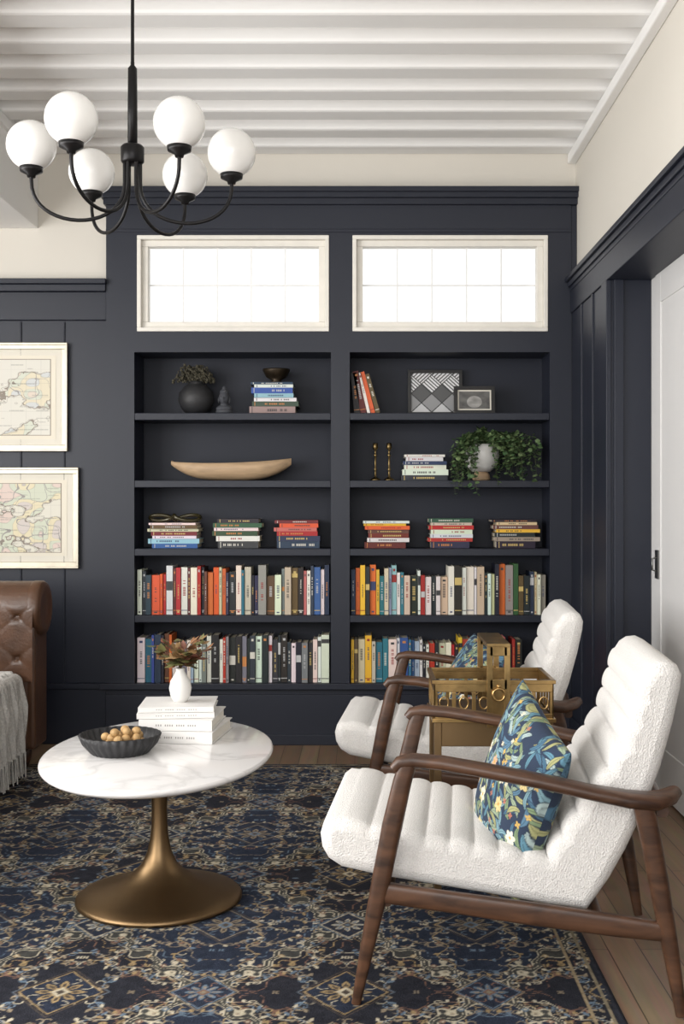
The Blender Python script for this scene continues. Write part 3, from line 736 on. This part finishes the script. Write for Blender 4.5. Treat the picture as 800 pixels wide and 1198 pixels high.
# ================================================================ ARMCHAIRS
def scal(p0,p1,n,amp,side,k=10):
    p0=Vector(p0);p1=Vector(p1); d=p1-p0; nn=Vector((-d.y,d.x)).normalized()*side; out=[]
    for i in range(n):
        for j in range(k):
            t=(i+j/k)/n; s=math.sin(math.pi*j/k)**.5 if j else 0
            out.append(p0+d*t+nn*amp*s)
    return out
def armchair(loc,rz):
    e=empty('armchair',loc,rz)
    ox=.36
    fr=MB()
    for sd in (-1,1):
        v=sd*.325
        S=(0,1,0)
        fr.sweep([(0-ox,v,.0),(.028-ox,v,.14),(.055-ox,v,.27),(.085-ox,v,.42),(.108-ox,v,.52),(.122-ox,v,.565)],[(.011,.011),(.017,.014),(.022,.017),(.024,.018),(.022,.018),(.02,.018)],side=S,power=3,segs=16)
        ap=[(.088,.0,.548),(.10,.0,.562),(.13,.0,.569),(.2,.004,.565),(.3,.008,.55),(.42,.01,.53),(.54,.006,.505),(.62,.0,.490),(.68,-.010,.484),(.715,-.026,.490),(.735,-.042,.500)]
        sz=[(.012,.014),(.015,.018),(.016,.022),(.016,.027),(.016,.03),(.016,.032),(.0165,.034),(.018,.040),(.019,.042),(.018,.034),(.014,.022)]
        fr.sweep([(a-ox,v+sd*b,c) for a,b,c in ap],sz,side=S,power=2.6,segs=16)
        fr.sweep([(.655-ox,v,.487),(.670-ox,v,.42),(.692-ox,v,.3),(.718-ox,v,.15),(.742-ox,v,0)],[(.024,.018),(.024,.018),(.023,.017),(.019,.015),(.012,.012)],side=S,power=3,segs=16)
        fr.sweep([(.05-ox,v,.262),(.2-ox,v,.245),(.4-ox,v,.222),(.6-ox,v,.2),(.70-ox,v,.19)],[(.024,.013),(.024,.013),(.026,.013),(.025,.013),(.022,.013)],side=S,power=3.5,segs=16)
    fr.sweep([(.07-ox,-.325,.245),(.07-ox,.325,.245)],(.018,.013),side=(1,0,0),power=3.5)
    fr.sweep([(.56-ox,-.325,.195),(.56-ox,.325,.195)],(.018,.013),side=(1,0,0),power=3.5)
    fr.sweep([(.70-ox,-.325,.465),(.715-ox,0,.465),(.70-ox,.325,.465)],(.016,.013),side=(1,0,0),power=3.5)
    fr.build('walnut_frame',M['walnut'],parent=e,local=True)
    pr=[]
    pr+= [Vector(p) for p in [(.536,.212),(.59,.29),(.627,.358),(.672,.455),(.708,.555),(.735,.655),(.752,.735)]]
    pr+= [Vector(p) for p in [(.755,.765),(.745,.788),(.722,.799),(.698,.796),(.68,.784)]]
    pr+= scal((.668,.765),(.62,.60),3,.010,-1)+scal((.62,.60),(.445,.335),5,.010,-1)
    pr+= scal((.445,.335),(.1,.385),6,.008,-1)+scal((.1,.385),(-.045,.412),2,.008,-1)
    pr+= [Vector(p) for p in [(-.045,.412),(-.068,.414),(-.085,.40),(-.092,.375),(-.088,.345),(-.072,.318),(-.04,.298),(.06,.278),(.3,.245),(.45,.222)]]
    n=len(pr); nm=[]
    for i in range(n):
        d=(pr[(i+2)%n]-pr[i-2]); nm.append(Vector((-d.y,d.x)).normalized())
    area=sum(pr[i].x*pr[(i+1)%n].y-pr[(i+1)%n].x*pr[i].y for i in range(n))
    sg=1 if area>0 else -1
    W=.285
    st=[(-W,.030),(-W+.003,.018),(-W+.010,.008),(-W+.020,.002),(-W+.032,0)]
    st+=[(-W+.032+(2*W-.064)*k/8,0) for k in range(1,8)]
    st+=[(W-.032,0),(W-.020,.002),(W-.010,.008),(W-.003,.018),(W,.030)]
    cu=MB(); vs=[]
    for (y,ins) in st:
        for i in range(n):
            q=pr[i]+nm[i]*(ins*sg); vs.append((q.x-ox,y,q.y))
    fs=[]
    for s_ in range(len(st)-1):
        for i in range(n):
            a=s_*n+i;b=s_*n+(i+1)%n; fs.append((a,b,b+n,a+n))
    cu.add(vs,fs,0,None,True)
    cu.add(vs[:n],[list(range(n))[::-1]],0,None,True); cu.add(vs[-n:],[list(range(n))],0,None,True)
    cu.build('channel_tufted_cushion',M['boucle'],parent=e,local=True)
    return e
RZ=math.radians(-5)
armchair((.372,2.98,ZR),RZ)
armchair((.377,4.205,ZR),RZ)

def morris(seed,w=.42,h=.42):
    r=random.Random(seed); bg=Cn(38,52,74); p=Paint(w,h,.0016,bg)
    teal=[Cn(90,132,150),Cn(120,154,164),Cn(70,106,130),Cn(146,162,136),Cn(120,140,106),Cn(84,118,142),Cn(160,178,176),Cn(160,160,112)]
    for k in range(330):
        x,y=r.uniform(-.02,w+.02),r.uniform(-.02,h+.02); a=r.uniform(0,6.28); c=r.choice(teal); pts=[(x,y)]; wd=[]
        cur=r.choice([-1,1])*r.uniform(.03,.22); W=r.uniform(.009,.014)
        for i in range(8):
            a+=cur; x+=math.cos(a)*.0065; y+=math.sin(a)*.0065; pts.append((x,y)); wd.append(W*math.sin(math.pi*(i+.6)/8.6)+.0008)
        p.stroke(pts,[q+.0032 for q in wd],bg*.7); p.stroke(pts,wd,c); p.stroke(pts,.0014,c*.4)
    pts0=[((i+.5+r.uniform(-.25,.25))*w/4,(j+.5+r.uniform(-.25,.25))*h/4) for i in range(4) for j in range(4)]
    for k,(x,y) in enumerate(pts0):
        if k%4==3: continue
        c=[Cn(222,214,190),Cn(214,194,138),Cn(226,220,200),Cn(202,166,134)][(k*7+k//4)%4]; s=r.uniform(.8,1.2)
        p.ell(x,y,.016*s,.016*s,0,bg*.7)
        for j in range(6):
            a=2*math.pi*j/6+k; p.ell(x+math.cos(a)*.0115*s,y+math.sin(a)*.0115*s,.0095*s,.0066*s,a,c); p.stroke([(x,y),(x+math.cos(a)*.018*s,y+math.sin(a)*.018*s)],.0012,c*.5)
        p.ell(x,y,.005*s,.005*s,0,Cn(190,146,66))
    for k in range(36):
        x,y=r.uniform(0,w),r.uniform(0,h); c=r.choice([Cn(206,170,90),Cn(176,110,88),Cn(214,204,178)])
        for j in range(4):
            a=2*math.pi*j/4+k; p.ell(x+math.cos(a)*.0045,y+math.sin(a)*.0045,.0036,.0026,a,c)
    return p
def pillow(name,c,A,B,th,seed,PW=.42):
    c=np.array(c);A=np.array(A);B=np.array(B); nrm=np.cross(A,B); nrm=nrm/np.linalg.norm(nrm)
    n=240; u=np.linspace(-1,1,n); U,V=np.meshgrid(u,u,indexing='ij')
    pu=U*(1-.08*(1-V**2)) ; pv=V*(1-.08*(1-U**2))
    t=th*np.clip((1-U**2)*(1-V**2),0,1)**.42*(1+.12*(fbm(U+3,V+3,2,seed)-.5))
    e=empty(name,tuple(c)); pt=morris(seed)
    for s_ in (1,-1):
        P=c+A/2*pu[...,None]+B/2*pv[...,None]+nrm*(s_*t)[...,None]
        cl=pt.sample((U+1)/2*.42,(V+1)/2*.42) if s_==1 else pt.sample((1-U)/2*.42,(V+1)/2*.42)
        grid_obj('pillow_front' if s_==1 else 'pillow_back',P,cl,M['fabric'],parent=e,flip=(s_==-1))
pillow('floral_throw_pillow',(.392,2.885,.466),(.06,-.37,-.115),(.125,-.03,.365),.072,4)
pillow('floral_throw_pillow',(.385,4.25,.50),(.07,-.38,-.04),(.16,-.02,.31),.065,8)

# ================================================================ BRASS CADDY TABLE
bt=empty('brass_side_table',(.40,3.6,.0))
mb=MB(); x0,x1,y0,y1=.215,.575,3.47,3.74; z0,z1=.52,.635; t=.005
mb.box(x0,x1,y0,y1,z0,z0+t)
def lattice_x(yy):
    mb.box(x0,x1,yy,yy+t,z0,z0+.02); mb.box(x0,x1,yy,yy+t,z1-.03,z1)
    n=6
    for k in range(n+1):
        xx=x0+(x1-x0)*k/n; w=.011 if k in(0,n) else .006
        mb.box(max(x0,xx-w),min(x1,xx+w),yy,yy+t,z0+.02,z1-.03)
    for k in range(n):
        xx=x0+(x1-x0)*(k+.5)/n; mb.sweep([(xx+.013*math.cos(a),yy+t/2,z0+.052+.018*math.sin(a)) for a in [2*math.pi*i/16 for i in range(16)]],.003,segs=6,closed=True)
def lattice_y(xx):
    mb.box(xx,xx+t,y0,y1,z0,z0+.02); mb.box(xx,xx+t,y0,y1,z1-.03,z1)
    for k in range(6):
        yy=y0+(y1-y0)*k/5; mb.box(xx,xx+t,max(y0,yy-.007),min(y1,yy+.007),z0+.02,z1-.03)
lattice_x(y0);lattice_x(y1-t);lattice_y(x0);lattice_y(x1-t)
for (a,b,c,d) in ((x0-.006,x1+.006,y0-.006,y0+.008),(x0-.006,x1+.006,y1-.008,y1+.006),(x0-.006,x0+.008,y0,y1),(x1-.008,x1+.006,y0,y1)):
    mb.box(a,b,c,d,z1-.005,z1+.006); mb.box(a,b,c,d,z0-.006,z0+.006)
xc=.408; hw=.026
for yy in (y0-.012,y1+.004):
    for s_ in (-1,1): mb.box(xc+s_*hw-.009,xc+s_*hw+.009,yy,yy+.008,z0-.02,.742)
    mb.box(xc-hw,xc+hw,yy,yy+.008,.715,.742); mb.box(xc-hw,xc+hw,yy,yy+.008,z1-.02,z1+.01)
    mb.box(xc-hw,xc+hw,yy+.002,yy+.006,z0,z1-.02)
mb.box(xc-hw-.009,xc+hw+.009,y0-.012,y1+.012,.742,.752)
mb.sweep([(xc+.018*math.cos(a),y0-.018,.60+.018*math.sin(a)) for a in [2*math.pi*i/20 for i in range(20)]],.004,segs=8,closed=True)
mb.sphere((xc,y0-.016,.625),.006,10,8)
mb.build('brass_tray',M['brass'],parent=bt,bevel=.0012)
mb=MB(); mb.box(x0+.012,x1-.012,y0+.012,y1-.012,z0+.006,z0+.02)
mb.build('liner',M['darkbox'],parent=bt)
mb=MB()
for xx in (x0+.012,x1-.012):
    for yy in (y0+.012,y1-.012): mb.box(xx-.011,xx+.011,yy-.011,yy+.011,ZR,z0-.006)
mb.box(x0+.01,x1-.01,y0+.01,y1-.01,.2,.215); mb.box(x0+.022,x1-.022,y0+.006,y0+.018,.44,z0-.006)
mb.build('stand',M['bronze'],parent=bt,bevel=.002)

# ================================================================ CHESTERFIELD SOFA
sf=empty('chesterfield_sofa',(-1.9,4.2,0))
def tuft_panel(name,map3,length,prof,nl):
    Pn=np.array(prof); seg=np.hypot(*np.diff(Pn,axis=0).T); s=np.concatenate([[0],np.cumsum(seg)]); S=s[-1]
    ns,nt=int(S/.006),int(length/.006)
    ss=np.linspace(0,S,ns); p=np.interp(ss,s,Pn[:,0]); z=np.interp(ss,s,Pn[:,1])
    dp=np.gradient(p,ss);dz=np.gradient(z,ss); L=np.hypot(dp,dz)+1e-9; n0,n1=-dz/L,dp/L
    T=np.linspace(0,length,nt); SS,TT=np.meshgrid(ss,T,indexing='ij')
    a=length/nl; b=.18
    u=TT/a+.3; v=(SS-.10)/b
    q1=np.abs((u+v)%1-.5)*2; q2=np.abs((u-v)%1-.5)*2
    h=-.002*(np.maximum(q1,q2)**8)-.026*((q1*q2)**5)+.003
    fade=np.clip((SS-.03)/.06,0,1)*np.clip((.40-SS)/.08,0,1); h=h*fade
    PP=p[:,None]+n0[:,None]*h; ZZ=z[:,None]+n1[:,None]*h
    P3=map3(PP,TT,ZZ)
    grid_obj(name,P3,np.ones(P3.shape),M['leather'],parent=sf)
def rollprof(c,zc,r,inner,zb):
    pts=[(inner,zb+ (zc-zb)*k/6) for k in range(6)]
    for k in range(0,25):
        a=math.pi-(math.pi*1.35)*k/24; pts.append((c+r*math.cos(a),zc+r*math.sin(a)))
    return pts
pf=rollprof(5.12,.71,.12,5.0,.40)
tuft_panel('far_arm_tufting',lambda P,T,Zq:np.stack([-2.35+T,P,Zq],-1),.92,pf,4)
pf2=rollprof(0.12,.71,.12,0.0,.40)
tuft_panel('near_arm_tufting',lambda P,T,Zq:np.stack([-1.43-T,3.22-P,Zq],-1),.92,pf2,4)
tuft_panel('back_tufting',lambda P,T,Zq:np.stack([-2.15-P,3.2+T,Zq],-1),1.82,pf2,8)
mb=MB()
mb.box(-2.38,-1.45,5.01,5.22,.10,.70); mb.box(-2.38,-1.45,3.0,3.21,.10,.70); mb.box(-2.42,-2.16,3.1,5.15,.10,.70)
mb.box(-2.2,-1.47,3.2,5.02,.10,.30)
mb.build('carcass',M['leather'],parent=sf,bevel=.02)
mb=MB()
for k in range(3): mb.box(-2.18,-1.46,3.215+k*.597,3.215+k*.597+.592,.30,.45)
o=mb.build('seat_cushions',M['leather'],parent=sf); b=o.modifiers.new('b','BEVEL'); b.width=.045;b.segments=5
for p_ in o.data.polygons: p_.use_smooth=True
mb=MB()
for yc in (5.12,3.10):
    T=Matrix.Translation((-1.45,yc,.71))@Matrix.Rotation(math.pi/2,4,'Y')
    mb.lathe([(.001,-.02),(.118,-.02),(.122,.0),(.122,.03),(.112,.044),(.09,.048),(.07,.040),(.001,.046)],40,(0,0,0),T=T)
    mb.box(-1.47,-1.425,yc-.10,yc+.10,.10,.64)
mb.build('arm_fronts',M['leather'],parent=sf,bevel=.015)
mb=MB()
for (xx,yy) in ((-1.5,5.12),(-2.33,5.12),(-1.5,3.1),(-2.33,3.1)): mb.lathe([(.001,ZR),(.018,ZR),(.03,.05),(.034,.1),(.001,.1)],20,(xx,yy,.0))
mb.build('feet',M['walnut'],parent=sf)
tb=empty('throw_blanket',(-1.5,4.6,.1))
n1,n2=110,70
s=np.linspace(0,1,n1); w=np.linspace(0,1,n2); Sg,Wg=np.meshgrid(s,w,indexing='ij')
Lh=.40; tot=Lh+.05+.29
dist=Sg*tot
xx=np.where(dist<Lh,-1.86+dist,-1.46+.03*np.sin(np.clip((dist-Lh)/.05,0,1)*math.pi/2))
zz=np.where(dist<Lh,.462,.462-.03*(1-np.cos(np.clip((dist-Lh)/.05,0,1)*math.pi/2))-np.clip(dist-Lh-.05,0,9))
fold=.012*np.sin(Wg*26+2*np.sin(dist*5))+.008*np.sin(Wg*51+1)
hang=np.clip((dist-Lh)/.15,0,1)
xx=xx+.012*hang+np.abs(fold)*hang*1.3; zz=zz+np.where(dist<Lh,np.abs(fold)*.7,0)
yy=4.32+.50*Wg+.02*np.sin(dist*7)
grid_obj('blanket',np.stack([xx,yy,zz],-1),np.ones(xx.shape+(3,)),M['throw'],parent=tb)
mb=MB()
for k in range(80):
    j=int(k/80*(n2-1)); p=Vector((xx[-1,j],yy[-1,j]+random.uniform(-.004,.004),zz[-1,j]+.004)); q=random.uniform(-.012,.012)
    mb.sweep([p,p+Vector((.002,q*.5,-.04)),p+Vector((.004,q,-.085-random.uniform(0,.02)))],[.0026,.002,.0028],segs=5)
mb.build('fringe',M['throw'],parent=tb)

# ================================================================ LIGHT
def area(name,loc,rot,sx,sy,e,col=(1,1,1)):
    l=bpy.data.lights.new(name,'AREA'); l.shape='RECTANGLE'; l.size=sx;l.size_y=sy;l.energy=e;l.color=col
    o=bpy.data.objects.new(name,l); bpy.context.collection.objects.link(o); o.location=loc; o.rotation_euler=rot; return o
area('daylight_left_window',(-3.1,2.8,1.6),(math.radians(90),0,math.radians(-90)),2.0,1.8,112,(1,.99,.975))
area('daylight_left_window_b',(-3.1,.4,1.6),(math.radians(90),0,math.radians(-90)),1.9,1.8,105,(1,.99,.975))
area('daylight_front_windows',(-.2,-1.1,1.9),(math.radians(98),0,0),3.4,1.9,75,(1,.99,.975))
w=bpy.data.worlds.new('world'); bpy.context.scene.world=w; w.use_nodes=True
bg=w.node_tree.nodes['Background']; bg.inputs[0].default_value=(1,.99,.98,1); bg.inputs[1].default_value=1.25

# ================================================================ CAMERA
cd=bpy.data.cameras.new('camera'); cam=bpy.data.objects.new('camera',cd); bpy.context.collection.objects.link(cam)
cd.sensor_fit='VERTICAL'; cd.sensor_height=36; cd.lens=F/1198*36
cd.shift_x=-(CX-400)/1198; cd.shift_y=-(599-HY)/1198
cam.location=(0,0,CH); cam.rotation_euler=(math.pi/2,0,0)
bpy.context.scene.camera=cam
bpy.context.scene.view_settings.view_transform='Standard'
